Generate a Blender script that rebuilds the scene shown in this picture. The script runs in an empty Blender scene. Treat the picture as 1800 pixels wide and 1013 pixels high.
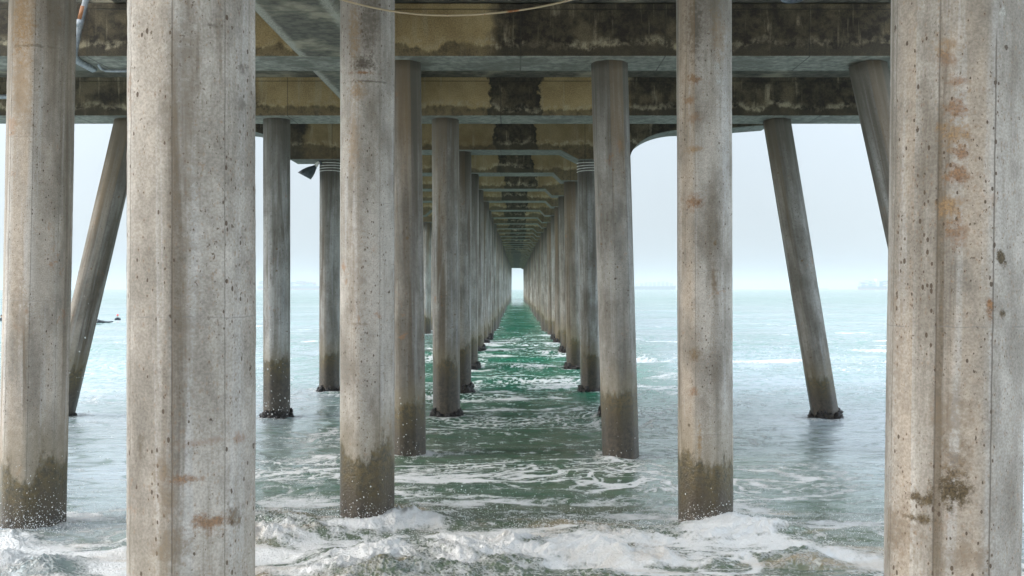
import bpy, bmesh, math, random
import numpy as np
from mathutils import Vector, Matrix, noise as mnoise

# ------------------------------------------------------------------ camera, world, sun, exposure
sc = bpy.context.scene
COL = sc.collection
F = 1750.0            # focal length in pixels of the 1800 px wide photograph
CZ = 2.9              # camera height above the mean water level
def PX(px, d): return (px - 908.0) * d / F
def PZ(py, d): return CZ + (508.0 - py) * d / F

cam_data = bpy.data.cameras.new('camera')
cam = bpy.data.objects.new('camera', cam_data)
COL.objects.link(cam)
cam.location = (0, 0, CZ)
cam.rotation_euler = (math.radians(90), 0, 0)
cam_data.lens = 35.0
cam_data.sensor_width = 36.0
cam_data.shift_x = -8 / 1800
cam_data.shift_y = 1.5 / 1800
cam_data.clip_start = 0.05
cam_data.clip_end = 30000
sc.camera = cam

SUN_EL, SUN_AZ = math.radians(30), math.radians(-100)     # behind the camera, to the left; azimuth from +Y towards +X
world = bpy.data.worlds.new('World')
sc.world = world
world.use_nodes = True
wn, wl = world.node_tree.nodes, world.node_tree.links
wn.clear()
w_out = wn.new('ShaderNodeOutputWorld')
w_bg = wn.new('ShaderNodeBackground')
w_sky = wn.new('ShaderNodeTexSky')
w_sky.sky_type = 'NISHITA'
w_sky.sun_disc = False
w_sky.sun_elevation = SUN_EL
w_sky.sun_rotation = SUN_AZ
w_sky.air_density = 1.0
w_sky.dust_density = 4.0
w_sky.ozone_density = 1.5
w_mix = wn.new('ShaderNodeMix'); w_mix.data_type = 'RGBA'
w_mix.inputs[0].default_value = 0.72                      # marine layer: mostly an even pale overcast
w_mix.inputs[7].default_value = (6.75, 7.5, 8.15, 1)
wl.new(w_sky.outputs[0], w_mix.inputs[6])
# sky gain: brighter overhead, sides boosted to light the piles, front and back dimmed
w_tc = wn.new('ShaderNodeTexCoord')
w_sep = wn.new('ShaderNodeSeparateXYZ'); wl.new(w_tc.outputs['Generated'], w_sep.inputs[0])
w_z = wn.new('ShaderNodeMapRange'); wl.new(w_sep.outputs[2], w_z.inputs[0])
for i_, v_ in enumerate((0.0, 1.0, 0.98, 2.2)): w_z.inputs[1 + i_].default_value = v_
w_y = wn.new('ShaderNodeMapRange'); wl.new(w_sep.outputs[1], w_y.inputs[0])
for i_, v_ in enumerate((0.97, 0.05, 0.66, 2.0)): w_y.inputs[1 + i_].default_value = v_
w_yb = wn.new('ShaderNodeMapRange'); wl.new(w_sep.outputs[1], w_yb.inputs[0])
for i_, v_ in enumerate((-0.1, -0.9, 1.0, 0.33)): w_yb.inputs[1 + i_].default_value = v_
w_f2 = wn.new('ShaderNodeMath'); w_f2.operation = 'MULTIPLY'
wl.new(w_y.outputs[0], w_f2.inputs[0]); wl.new(w_yb.outputs[0], w_f2.inputs[1])
w_f = wn.new('ShaderNodeMath'); w_f.operation = 'MULTIPLY'
wl.new(w_z.outputs[0], w_f.inputs[0]); wl.new(w_f2.outputs[0], w_f.inputs[1])
w_sc = wn.new('ShaderNodeVectorMath'); w_sc.operation = 'SCALE'
wl.new(w_mix.outputs[2], w_sc.inputs[0]); wl.new(w_f.outputs[0], w_sc.inputs[3])
wl.new(w_sc.outputs[0], w_bg.inputs[0])
w_bg.inputs[1].default_value = 0.1
wl.new(w_bg.outputs[0], w_out.inputs[0])

sun_data = bpy.data.lights.new('sun', 'SUN')
sun_data.energy = 0.55
sun_data.angle = math.radians(18)
sun_data.color = (1.0, 0.97, 0.93)
sun = bpy.data.objects.new('sun', sun_data)
COL.objects.link(sun)
sdir = Vector((math.sin(SUN_AZ) * math.cos(SUN_EL), math.cos(SUN_AZ) * math.cos(SUN_EL), math.sin(SUN_EL)))
sun.rotation_euler = (-sdir).to_track_quat('-Z', 'Y').to_euler()
sun.location = (0, 0, 60)

sc.view_settings.view_transform = 'Standard'
sc.view_settings.look = 'None'
sc.view_settings.gamma = 1.0
sc.view_settings.exposure = 0.82
sc.render.engine = 'CYCLES'
sc.cycles.max_bounces = 8
sc.cycles.diffuse_bounces = 5
sc.cycles.glossy_bounces = 3
sc.cycles.volume_bounces = 1
sc.cycles.use_denoising = True
sc.cycles.sample_clamp_indirect = 6

rnd = random.Random(7)

# ------------------------------------------------------------------ small helpers
def link(o, parent=None):
    COL.objects.link(o)
    if parent is not None: o.parent = parent
    return o

def mesh_obj(name, bm, mat, parent=None, smooth=False):
    me = bpy.data.meshes.new(name)
    bm.normal_update()
    bm.to_mesh(me); bm.free()
    if smooth:
        me.shade_smooth()
    for m in (mat if isinstance(mat, (list, tuple)) else [mat]): me.materials.append(m)
    return link(bpy.data.objects.new(name, me), parent)

def thing(name, label, cat, loc=(0, 0, 0), group=None):
    o = bpy.data.objects.new(name, None)
    o.location = loc
    o.empty_display_size = 0.2
    return tag(link(o), label, cat, group)

def tag(o, label=None, cat=None, group=None, kind=None):
    if label: o['label'] = label
    if cat: o['category'] = cat
    if group: o['group'] = group
    if kind: o['kind'] = kind
    return o

def add_box(bm, x0, x1, y0, y1, z0, z1):
    v = [bm.verts.new(p) for p in ((x0,y0,z0),(x1,y0,z0),(x1,y1,z0),(x0,y1,z0),(x0,y0,z1),(x1,y0,z1),(x1,y1,z1),(x0,y1,z1))]
    for f in ((3,2,1,0),(4,5,6,7),(0,1,5,4),(1,2,6,5),(2,3,7,6),(3,0,4,7)):
        bm.faces.new([v[i] for i in f])
    return v

def add_prism_y(bm, pts, y0, y1):
    """pts: outline in XZ, counter-clockwise seen from -Y"""
    a = [bm.verts.new((x, y0, z)) for x, z in pts]
    b = [bm.verts.new((x, y1, z)) for x, z in pts]
    n = len(pts)
    bm.faces.new(a)
    bm.faces.new(list(reversed(b)))
    for i in range(n):
        j = (i + 1) % n
        bm.faces.new((a[j], a[i], b[i], b[j]))

def add_tube(bm, pts, r, seg=10, caps=True):
    pts = [Vector(p) for p in pts]
    rs = r if isinstance(r, (list, tuple)) else [r] * len(pts)
    rings, up = [], None
    for i, p in enumerate(pts):
        t = (pts[min(i + 1, len(pts) - 1)] - pts[max(i - 1, 0)]).normalized()
        if up is None:
            up = Vector((0, 0, 1)) if abs(t.z) < 0.9 else Vector((0, 1, 0))
        u = t.cross(up).normalized(); w = u.cross(t).normalized(); up = w
        rings.append([bm.verts.new(p + (u * math.cos(2*math.pi*k/seg) + w * math.sin(2*math.pi*k/seg)) * rs[i]) for k in range(seg)])
    for a, b in zip(rings, rings[1:]):
        for k in range(seg):
            bm.faces.new((a[k], a[(k+1) % seg], b[(k+1) % seg], b[k]))
    if caps:
        bm.faces.new(list(reversed(rings[0]))); bm.faces.new(rings[-1])

class NT:
    """terse node-tree builder"""
    def __init__(s, name):
        s.mat = bpy.data.materials.new(name)
        s.mat.use_nodes = True
        s.n, s.l = s.mat.node_tree.nodes, s.mat.node_tree.links
        s.n.clear()
        s.out = s.n.new('ShaderNodeOutputMaterial')
        s.b = s.n.new('ShaderNodeBsdfPrincipled')
        s.l.new(s.b.outputs[0], s.out.inputs[0])
    def put(s, sock, v):
        if v is None: return
        if isinstance(v, bpy.types.NodeSocket): s.l.new(v, sock)
        elif isinstance(v, (tuple, list)):
            sock.default_value = tuple(v) + ((1,) if len(v) == 3 and len(sock.default_value) == 4 else ())
        else: sock.default_value = v
    def m(s, op, a, b=None, c=None, clamp=False):
        n = s.n.new('ShaderNodeMath'); n.operation = op; n.use_clamp = clamp
        for i, v in enumerate((a, b, c)): s.put(n.inputs[i], v)
        return n.outputs[0]
    def vm(s, op, a, b=None):
        n = s.n.new('ShaderNodeVectorMath'); n.operation = op
        s.put(n.inputs[0], a)
        if b is not None: s.put(n.inputs[1], b)
        return n.outputs[0]
    def mix(s, f, a, b, mode='MIX'):
        n = s.n.new('ShaderNodeMix'); n.data_type = 'RGBA'; n.blend_type = mode
        s.put(n.inputs[0], f); s.put(n.inputs[6], a); s.put(n.inputs[7], b)
        return n.outputs[2]
    def rng(s, v, a, b, c=0.0, d=1.0, smooth=True):
        n = s.n.new('ShaderNodeMapRange')
        if smooth: n.interpolation_type = 'SMOOTHSTEP'
        s.put(n.inputs[0], v)
        for i, x in enumerate((a, b, c, d)): s.put(n.inputs[1 + i], x)
        return n.outputs[0]
    def noise(s, vec, scale, detail=4, rough=0.55, dist=0.0):
        n = s.n.new('ShaderNodeTexNoise')
        s.put(n.inputs['Vector'], vec); s.put(n.inputs['Scale'], scale)
        n.inputs['Detail'].default_value = detail; n.inputs['Roughness'].default_value = rough
        n.inputs['Distortion'].default_value = dist
        return n.outputs[0]
    def vor(s, vec, scale, feature='F1'):
        n = s.n.new('ShaderNodeTexVoronoi'); n.feature = feature
        s.put(n.inputs['Vector'], vec); s.put(n.inputs['Scale'], scale)
        return n
    def wn(s, vec):
        n = s.n.new('ShaderNodeTexWhiteNoise'); n.noise_dimensions = '3D'
        s.put(n.inputs['Vector'], vec)
        return n.outputs[0]
    def comb(s, x, y, z):
        n = s.n.new('ShaderNodeCombineXYZ')
        for i, v in enumerate((x, y, z)): s.put(n.inputs[i], v)
        return n.outputs[0]
    def sep(s, v):
        n = s.n.new('ShaderNodeSeparateXYZ'); s.put(n.inputs[0], v)
        return n.outputs
    def objco(s): return s.n.new('ShaderNodeTexCoord').outputs['Object']
    def pos(s): return s.n.new('ShaderNodeNewGeometry').outputs['Position']
    def nrm(s): return s.n.new('ShaderNodeNewGeometry').outputs['True Normal']
    def rand(s): return s.n.new('ShaderNodeObjectInfo').outputs['Random']
    def attr(s, name):
        n = s.n.new('ShaderNodeAttribute'); n.attribute_name = name
        return n.outputs['Fac']
    def bump(s, h, strength=0.5, dist=0.02, normal=None):
        n = s.n.new('ShaderNodeBump')
        s.put(n.inputs['Height'], h); n.inputs['Strength'].default_value = strength
        n.inputs['Distance'].default_value = dist
        if normal is not None: s.l.new(normal, n.inputs['Normal'])
        return n.outputs[0]
    def done(s, col=None, rough=None, normal=None, **kw):
        s.put(s.b.inputs['Base Color'], col); s.put(s.b.inputs['Roughness'], rough)
        if normal is not None: s.l.new(normal, s.b.inputs['Normal'])
        for k, v in kw.items(): s.put(s.b.inputs[k.replace('_', ' ')], v)
        return s.mat

# ------------------------------------------------------------------ materials
def mat_pile(rust=0.5, holes=1.0, warm=0.5, top_stain_dark=1.0, name='weathered_pile_concrete', spots=(), cy=0.0, dense=1.0, tide=0.0):
    t = NT(name)
    oc, rd = t.objco(), t.rand()
    off = t.m('MULTIPLY', rd, 57.0)
    co = t.vm('ADD', oc, t.comb(off, t.m('MULTIPLY', rd, 23.0), t.m('MULTIPLY', rd, 31.0)))
    x, y, z = t.sep(co)
    ox, oy, oz = t.sep(oc)
    wz = t.sep(t.pos())[2]
    # facet index / position round the octagon
    ang = t.m('DIVIDE', t.m('ARCTAN2', oy, ox), math.pi / 4)
    fa = t.m('ADD', ang, 8.5)
    fi = t.m('FLOOR', fa)
    fr = t.m('FRACT', fa)
    edge = t.m('MINIMUM', fr, t.m('SUBTRACT', 1.0, fr))       # 0 at the arrises
    fh = t.wn(t.comb(fi, t.m('MULTIPLY', rd, 91.7), 0.3))
    fh2 = t.wn(t.comb(fi, t.m('MULTIPLY', rd, 17.1), 7.3))
    # broad mottling
    n1 = t.noise(t.comb(x, y, t.m('MULTIPLY', z, 0.45)), 2.4, 6, 0.62)
    n2 = t.noise(co, 16.0, 5, 0.65)
    n3 = t.noise(co, 85.0, 3, 0.6)
    col = t.mix(t.rng(n1, 0.34, 0.66), (0.265, 0.241, 0.208), (0.53, 0.498, 0.455))
    wf = t.m('MULTIPLY', t.m('MULTIPLY', t.rng(fh, 0.45, 0.85, 0.0, 1.0), t.rng(edge, -0.1, 0.3)), t.rng(n1, 0.3, 0.6))
    col = t.mix(t.m('MULTIPLY', wf, warm), col, (0.42, 0.325, 0.235))
    # pale lime wash runs
    sv = t.comb(t.m('MULTIPLY', x, 9.0), t.m('MULTIPLY', y, 9.0), t.m('MULTIPLY', z, 0.30))
    st = t.noise(sv, 1.0, 5, 0.6, 0.4)
    col = t.mix(t.m('MULTIPLY', t.rng(st, 0.52, 0.68), 0.5), col, (0.55, 0.55, 0.545))
    # brown-grey dirt runs
    sv2 = t.comb(t.m('ADD', t.m('MULTIPLY', x, 5.0), 13.0), t.m('MULTIPLY', y, 5.0), t.m('MULTIPLY', z, 0.22))
    st2 = t.noise(sv2, 1.0, 6, 0.65, 0.6)
    col = t.mix(t.m('MULTIPLY', t.rng(st2, 0.5, 0.66), t.rng(fh2, 0.1, 0.8, 0.35, 0.85)), col, (0.145, 0.115, 0.08))
    # tone differs from pile to pile, mostly darker, plus brown runs
    if not spots:
        col = t.mix(0.85, col, t.mix(t.wn(t.comb(rd, 3.0, 5.0)), (0.50, 0.49, 0.46), (1.06, 1.15, 1.26)), 'MULTIPLY')
        cs = t.noise(t.comb(t.m('MULTIPLY', x, 3.4), t.m('MULTIPLY', y, 3.4), t.m('MULTIPLY', z, 0.12)), 1.0, 4, 0.6, 0.3)
        col = t.mix(t.m('MULTIPLY', t.rng(cs, 0.50, 0.64), 0.6), col, (0.115, 0.088, 0.06))
    # grain
    col = t.mix(0.42, col, t.mix(t.rng(n2, 0.3, 0.7), (0.74, 0.73, 0.71), (1.15, 1.15, 1.15)), 'MULTIPLY')
    col = t.mix(0.5, col, t.mix(t.rng(n3, 0.3, 0.7), (0.62, 0.61, 0.59), (1.28, 1.28, 1.28)), 'MULTIPLY')
    # rust blooms in patches down one or two facets
    rp = t.noise(t.comb(x, y, t.m('MULTIPLY', z, 0.7)), 5.0, 7, 0.7, 0.3)
    rmask = t.m('MULTIPLY', t.rng(rp, 0.58, 0.68), t.rng(t.noise(co, 1.1, 2), 0.46, 0.6))
    col = t.mix(t.m('MULTIPLY', rmask, rust), col, (0.34, 0.17, 0.075))
    # bug holes
    v1 = t.vor(t.comb(x, y, t.m('MULTIPLY', z, 0.55)), 46.0)
    gate = t.m('GREATER_THAN', t.sep(v1.outputs['Color'])[0], t.rng(t.noise(t.comb(x, y, t.m('MULTIPLY', z, 0.4)), 2.6, 3), 0.36, 0.62, 0.86, 1.0 - 0.62*dense))
    siz = t.m('MULTIPLY', t.m('POWER', t.sep(v1.outputs['Color'])[1], 4.0), 0.30)
    h1 = t.m('MULTIPLY', t.m('LESS_THAN', t.m('ADD', v1.outputs['Distance'], t.m('MULTIPLY', t.m('SUBTRACT', n2, 0.5), 0.5)), t.m('ADD', siz, 0.065)), gate)
    v2 = t.vor(co, 9.0)
    g2 = t.m('GREATER_THAN', t.sep(v2.outputs['Color'])[0], 0.93)
    h2 = t.m('MULTIPLY', t.m('LESS_THAN', t.m('ADD', v2.outputs['Distance'], t.m('MULTIPLY', t.m('SUBTRACT', n2, 0.5), 0.75)), t.m('MULTIPLY', t.sep(v2.outputs['Color'])[1], 0.15)), g2)
    hole = t.m('MAXIMUM', h1, h2)
    halo = t.m('MULTIPLY', t.rng(v1.outputs['Distance'], 0.40, 0.1), gate)
    col = t.mix(t.m('MULTIPLY', halo, 0.35 * holes), col, (0.30, 0.19, 0.11))
    col = t.mix(t.m('MULTIPLY', hole, 0.9 * holes), col, (0.085, 0.06, 0.04))
    # fine irregular pock marks and rust specks in clusters
    pc = t.rng(t.noise(t.comb(x, y, t.m('MULTIPLY', z, 0.5)), 3.1, 3, 0.6), 0.36, 0.60)
    p1 = t.noise(t.comb(x, y, t.m('MULTIPLY', z, 0.6)), 75.0, 2, 0.5)
    col = t.mix(t.m('MULTIPLY', t.m('MULTIPLY', t.rng(p1, 0.655, 0.70), pc), 0.85), col, (0.12, 0.088, 0.058))
    p2 = t.noise(t.comb(t.m('ADD', x, 9.0), y, t.m('MULTIPLY', z, 0.8)), 42.0, 3, 0.6)
    col = t.mix(t.m('MULTIPLY', t.m('MULTIPLY', t.rng(p2, 0.64, 0.72), pc), 0.5), col, (0.30, 0.185, 0.10))
    # stains, crusts and patches of their own shape: (x, z, rx, rz, colour, strength)
    wx_, wy_, _ = t.sep(t.pos())
    n5 = t.noise(t.comb(x, y, z), 26.0, 6, 0.75)
    front = t.m('LESS_THAN', wy_, cy)
    for sx, sz, rx, rz, c, f in spots:
        dd = t.m('SQRT', t.m('ADD', t.m('POWER', t.m('DIVIDE', t.m('SUBTRACT', wx_, sx), rx), 2.0), t.m('POWER', t.m('DIVIDE', t.m('SUBTRACT', wz, sz), rz), 2.0)))
        dd = t.m('ADD', dd, t.m('MULTIPLY', t.m('SUBTRACT', n5, 0.5), 3.8))
        dd = t.m('ADD', dd, t.m('MULTIPLY', t.m('SUBTRACT', n2, 0.5), 1.2))
        mk = t.m('MULTIPLY', t.rng(dd, 1.2, 0.1), t.m('MULTIPLY', front, f), clamp=True)
        col = t.mix(mk, col, t.mix(t.rng(n3, 0.35, 0.65), c, tuple(k*0.45 for k in c)))
    # arris seams: thin dark crack, broken up
    seam = t.m('MULTIPLY', t.rng(edge, 0.022, 0.006), t.m('MULTIPLY', t.rng(fh2, 0.25, 0.45), t.rng(n1, 0.32, 0.46)))
    col = t.mix(t.m('MULTIPLY', seam, 0.75), col, (0.12, 0.095, 0.07))
    if not spots:
        vd = t.vor(t.vm('ADD', co, t.comb(3.0, 7.0, 0.0)), 5.0)
        sp_ = t.m('MULTIPLY', t.m('LESS_THAN', t.m('ADD', vd.outputs['Distance'], t.m('MULTIPLY', t.m('SUBTRACT', n2, 0.5), 0.4)), 0.11), t.m('GREATER_THAN', t.sep(vd.outputs['Color'])[0], 0.8))
        col = t.mix(t.m('MULTIPLY', sp_, 0.8), col, (0.17, 0.11, 0.055))
    # faint horizontal casting lines
    zz = t.m('FRACT', t.m('ADD', t.m('MULTIPLY', z, 0.55), t.m('MULTIPLY', n1, 0.035)))
    hl = t.m('MULTIPLY', t.rng(zz, 0.006, 0.001), t.rng(n2, 0.4, 0.55))
    col = t.mix(t.m('MULTIPLY', hl, 0.55), col, (0.2, 0.19, 0.18))
    # stained tops, then a broad darkening towards the top
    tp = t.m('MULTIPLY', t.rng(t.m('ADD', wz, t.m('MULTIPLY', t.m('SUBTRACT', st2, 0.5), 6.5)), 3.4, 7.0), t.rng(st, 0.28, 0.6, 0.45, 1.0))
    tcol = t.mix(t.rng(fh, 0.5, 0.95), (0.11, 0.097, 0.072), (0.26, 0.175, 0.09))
    col = t.mix(t.m('MULTIPLY', tp, 0.9 * top_stain_dark), col, tcol)
    col = t.mix(t.m('MULTIPLY', t.rng(t.m('ADD', wz, t.m('MULTIPLY', t.m('SUBTRACT', st, 0.5), 2.0)), 5.0, 6.9), 0.62 * top_stain_dark), col, (0.085, 0.075, 0.055))
    # tide zone: algae edge that runs in tongues, then near-black wet foot
    tz = t.m('ADD', wz, t.m('MULTIPLY', t.m('SUBTRACT', t.noise(t.comb(t.m('MULTIPLY', x, 3.2), t.m('MULTIPLY', y, 3.2), t.m('MULTIPLY', z, 1.1)), 1.0, 7, 0.68), 0.5), 1.35))
    tz = t.m('ADD', tz, t.m('MULTIPLY', t.m('SUBTRACT', n2, 0.5), 0.25))
    tz = t.m('ADD', tz, t.m('MULTIPLY', t.m('SUBTRACT', rd, 0.5), 0.35))
    tz = t.m('ADD', tz, tide)
    alg = t.rng(tz, 1.13, 0.97)
    acol = t.mix(t.rng(n2, 0.35, 0.65), (0.125, 0.09, 0.033), (0.04, 0.036, 0.018))
    acol = t.mix(t.m('MULTIPLY', t.rng(n3, 0.56, 0.66), 0.5), acol, (0.20, 0.18, 0.12))
    acol = t.mix(t.rng(tz, 0.95, 0.35), acol, t.mix(t.rng(n2, 0.3, 0.7), (0.018, 0.015, 0.010), (0.078, 0.06, 0.042)))
    fringe = t.m('MULTIPLY', t.rng(tz, 1.8, 1.05), 0.5)
    col = t.mix(fringe, col, (0.21, 0.175, 0.11))
    col = t.mix(t.m('MULTIPLY', alg, 0.93), col, acol)
    h = t.m('ADD', t.m('MULTIPLY', n2, 0.5), t.m('MULTIPLY', n3, 0.25))
    h = t.m('SUBTRACT', h, t.m('MULTIPLY', hole, 1.2))
    h = t.m('SUBTRACT', h, t.m('MULTIPLY', seam, 0.8))
    h = t.m('ADD', h, t.m('MULTIPLY', n1, 1.2))
    h = t.m('SUBTRACT', h, t.m('MULTIPLY', t.m('MULTIPLY', t.vor(co, 38.0).outputs['Distance'], alg), 0.8))
    return t.done(col, t.rng(alg, 0, 1, 0.82, 0.42), t.bump(h, 0.55, 0.012))

def mat_cap(name, xl=-6.1, xr=2.5, patch_l=-0.56, patch_r=0.60, shade_scale=1.0):
    t = NT(name)
    p, rd, oc = t.pos(), t.rand(), t.objco()
    x, y, z = t.sep(p)
    oz = t.sep(oc)[2]
    co = t.vm('ADD', p, t.comb(0.0, 0.0, t.m('MULTIPLY', rd, 40.0)))
    n1 = t.noise(co, 1.3, 6, 0.6)
    n2 = t.noise(co, 7.0, 6, 0.68)
    n3 = t.noise(co, 45.0, 4, 0.65)
    vs = t.noise(t.vm('MULTIPLY', co, (6.0, 1.0, 0.7)), 1.0, 5, 0.6, 0.3)
    wob = t.m('ADD', x, t.m('MULTIPLY', t.m('SUBTRACT', n2, 0.5), 0.34))
    wob = t.m('ADD', wob, t.m('MULTIPLY', t.m('SUBTRACT', t.noise(co, 1.7, 2), 0.5), 0.5))
    wob = t.m('ADD', wob, t.m('MULTIPLY', t.m('SUBTRACT', rd, 0.5), 0.32))
    # ochre sandy-looking concrete inside, sooty outside and in the centre strip
    och = t.mix(t.rng(n1, 0.3, 0.7), tuple(k*shade_scale for k in (0.27, 0.19, 0.082)), tuple(k*shade_scale for k in (0.42, 0.31, 0.15)))
    och = t.mix(t.m('MULTIPLY', t.rng(vs, 0.5, 0.75), 0.35), och, (0.42, 0.38, 0.27))
    drk = t.mix(t.rng(n2, 0.35, 0.7), (0.026, 0.020, 0.012), (0.080, 0.062, 0.036))
    drk = t.mix(t.m('MULTIPLY', t.rng(n1, 0.50, 0.66), 0.6), drk, (0.19, 0.15, 0.085))
    drk = t.mix(t.m('MULTIPLY', t.rng(vs, 0.55, 0.72), t.rng(n1, 0.45, 0.6)), drk, (0.34, 0.28, 0.18))
    drk = t.mix(t.m('MULTIPLY', t.rng(t.noise(t.vm('MULTIPLY', co, (14.0, 1.0, 0.9)), 1.0, 4, 0.6), 0.62, 0.74), 0.4), drk, (0.30, 0.25, 0.16))
    inl = t.m('MULTIPLY', t.rng(wob, xl - 0.1, xl + 0.2), t.rng(wob, xr + 0.2, xr - 0.1))
    strip = t.m('MULTIPLY', t.rng(wob, patch_l - 0.08, patch_l + 0.03), t.rng(wob, patch_r + 0.08, patch_r - 0.03))
    yel = t.m('MULTIPLY', inl, t.m('SUBTRACT', 1.0, strip))
    col = t.mix(yel, drk, och)
    # joint cracks at the sides of the strip
    ck = t.m('MULTIPLY', t.rng(t.m('ABSOLUTE', t.m('SUBTRACT', wob, patch_l)), 0.05, 0.0), 0.8)
    ck2 = t.m('MULTIPLY', t.rng(t.m('ABSOLUTE', t.m('SUBTRACT', wob, patch_r)), 0.05, 0.0), 0.8)
    col = t.mix(t.m('MAXIMUM', ck, ck2), col, (0.02, 0.018, 0.012))
    # dark damp foot with crusty pale fringe
    bz = t.m('ADD', oz, t.m('MULTIPLY', t.m('SUBTRACT', t.noise(t.vm('MULTIPLY', co, (1.0, 1.0, 0.3)), 1.3, 8, 0.68), 0.5), -0.75))
    foot = t.rng(bz, 0.20, 0.13)
    fr = t.m('MULTIPLY', t.rng(bz, 0.34, 0.22), t.m('SUBTRACT', 1.0, foot))
    col = t.mix(t.m('MULTIPLY', fr, t.m('MULTIPLY', t.rng(n2, 0.38, 0.62, 0.0, 0.7), t.rng(n1, 0.38, 0.6, 0.15, 1.0))), col, (0.46, 0.40, 0.27))
    col = t.mix(t.m('MULTIPLY', foot, t.rng(n2, 0.25, 0.6, 0.95, 0.55)), col, (0.055, 0.045, 0.028))
    # formwork lines on the face: ledge and vertical joints
    led = t.rng(t.m('ABSOLUTE', t.m('SUBTRACT', oz, 0.80)), 0.012, 0.004)
    col = t.mix(t.m('MULTIPLY', led, 0.7), col, (0.03, 0.028, 0.02))
    vj = t.m('ABSOLUTE', t.m('SUBTRACT', t.m('FRACT', t.m('ADD', t.m('MULTIPLY', x, 0.41), rd)), 0.5))
    col = t.mix(t.m('MULTIPLY', t.rng(vj, 0.006, 0.002), 0.55), col, (0.04, 0.035, 0.025))
    col = t.mix(0.7, col, t.mix(t.rng(n3, 0.3, 0.7), (0.6, 0.6, 0.58), (1.3, 1.3, 1.3)), 'MULTIPLY')
    # bare grey-green soffit
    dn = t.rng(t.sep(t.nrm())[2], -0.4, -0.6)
    sof = t.mix(t.rng(n2, 0.3, 0.7), tuple(k*shade_scale for k in (0.11, 0.115, 0.09)), tuple(k*shade_scale for k in (0.29, 0.285, 0.235)))
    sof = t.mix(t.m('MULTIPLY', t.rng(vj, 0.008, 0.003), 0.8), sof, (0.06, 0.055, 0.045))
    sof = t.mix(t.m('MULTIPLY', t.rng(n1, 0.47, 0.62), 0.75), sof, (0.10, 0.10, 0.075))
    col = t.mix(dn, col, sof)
    h = t.m('ADD', t.m('MULTIPLY', n2, 1.0), t.m('MULTIPLY', n3, 0.35))
    h = t.m('SUBTRACT', h, t.m('MULTIPLY', led, 0.6))
    return t.done(col, 0.9, t.bump(h, 0.7, 0.02))

def mat_deck():
    t = NT('dark_deck_concrete')
    co = t.pos()
    x, y, z = t.sep(co)
    n1, n2, n3 = t.noise(co, 0.9, 6, 0.6), t.noise(co, 6.0, 6, 0.65), t.noise(co, 40, 3)
    col = t.mix(t.rng(n2, 0.3, 0.7), (0.045, 0.043, 0.03), (0.13, 0.12, 0.088))
    col = t.mix(t.rng(n1, 0.5, 0.7), col, (0.30, 0.27, 0.19))
    jl = t.rng(t.m('ABSOLUTE', t.m('SUBTRACT', t.m('FRACT', t.m('MULTIPLY', y, 0.82)), 0.5)), 0.02, 0.006)
    col = t.mix(t.m('MULTIPLY', jl, 0.6), col, (0.04, 0.04, 0.03))
    # lime bleeding along the girder arrises
    ed = t.m('MINIMUM', t.m('ABSOLUTE', t.m('SUBTRACT', x, -3.62)), t.m('ABSOLUTE', t.m('SUBTRACT', x, -2.58)))
    ed = t.m('ADD', ed, t.m('MULTIPLY', t.m('SUBTRACT', n2, 0.5), 0.25))
    col = t.mix(t.m('MULTIPLY', t.rng(ed, 0.12, 0.02), t.rng(n3, 0.3, 0.6, 0.3, 0.9)), col, (0.34, 0.33, 0.27))
    return t.done(col, 0.9, t.bump(t.m('ADD', n2, t.m('MULTIPLY', n3, 0.3)), 0.6, 0.015))

def mat_plain(name, c1, c2, rough=0.6, scale=12, metal=0.0, bump=0.2):
    t = NT(name)
    co = t.objco()
    n = t.noise(co, scale, 5, 0.6)
    return t.done(t.mix(t.rng(n, 0.35, 0.65), c1, c2), rough, t.bump(n, bump, 0.005), Metallic=metal)

def mat_mussel():
    t = NT('mussel_crust')
    co = t.objco()
    v = t.vor(co, 34.0)
    n = t.noise(co, 20, 4)
    col = t.mix(v.outputs['Distance'], (0.035, 0.030, 0.028), (0.010, 0.009, 0.010))
    col = t.mix(t.rng(n, 0.58, 0.7), col, (0.12, 0.10, 0.08))
    return t.done(col, 0.38, t.bump(v.outputs['Distance'], 1.0, 0.02))

def mat_rusty(name, clean, amount=0.5):
    t = NT(name)
    co = t.objco()
    n = t.noise(co, 3.0, 6, 0.65)
    n2 = t.noise(co, 40.0, 4)
    col = t.mix(t.rng(n, 0.62 - 0.25 * amount, 0.68 - 0.2 * amount), clean, (0.26, 0.10, 0.03))
    col = t.mix(0.5, col, t.mix(n2, (0.6, 0.6, 0.6), (1.3, 1.3, 1.3)), 'MULTIPLY')
    return t.done(col, 0.6, t.bump(n2, 0.3, 0.003))

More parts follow.
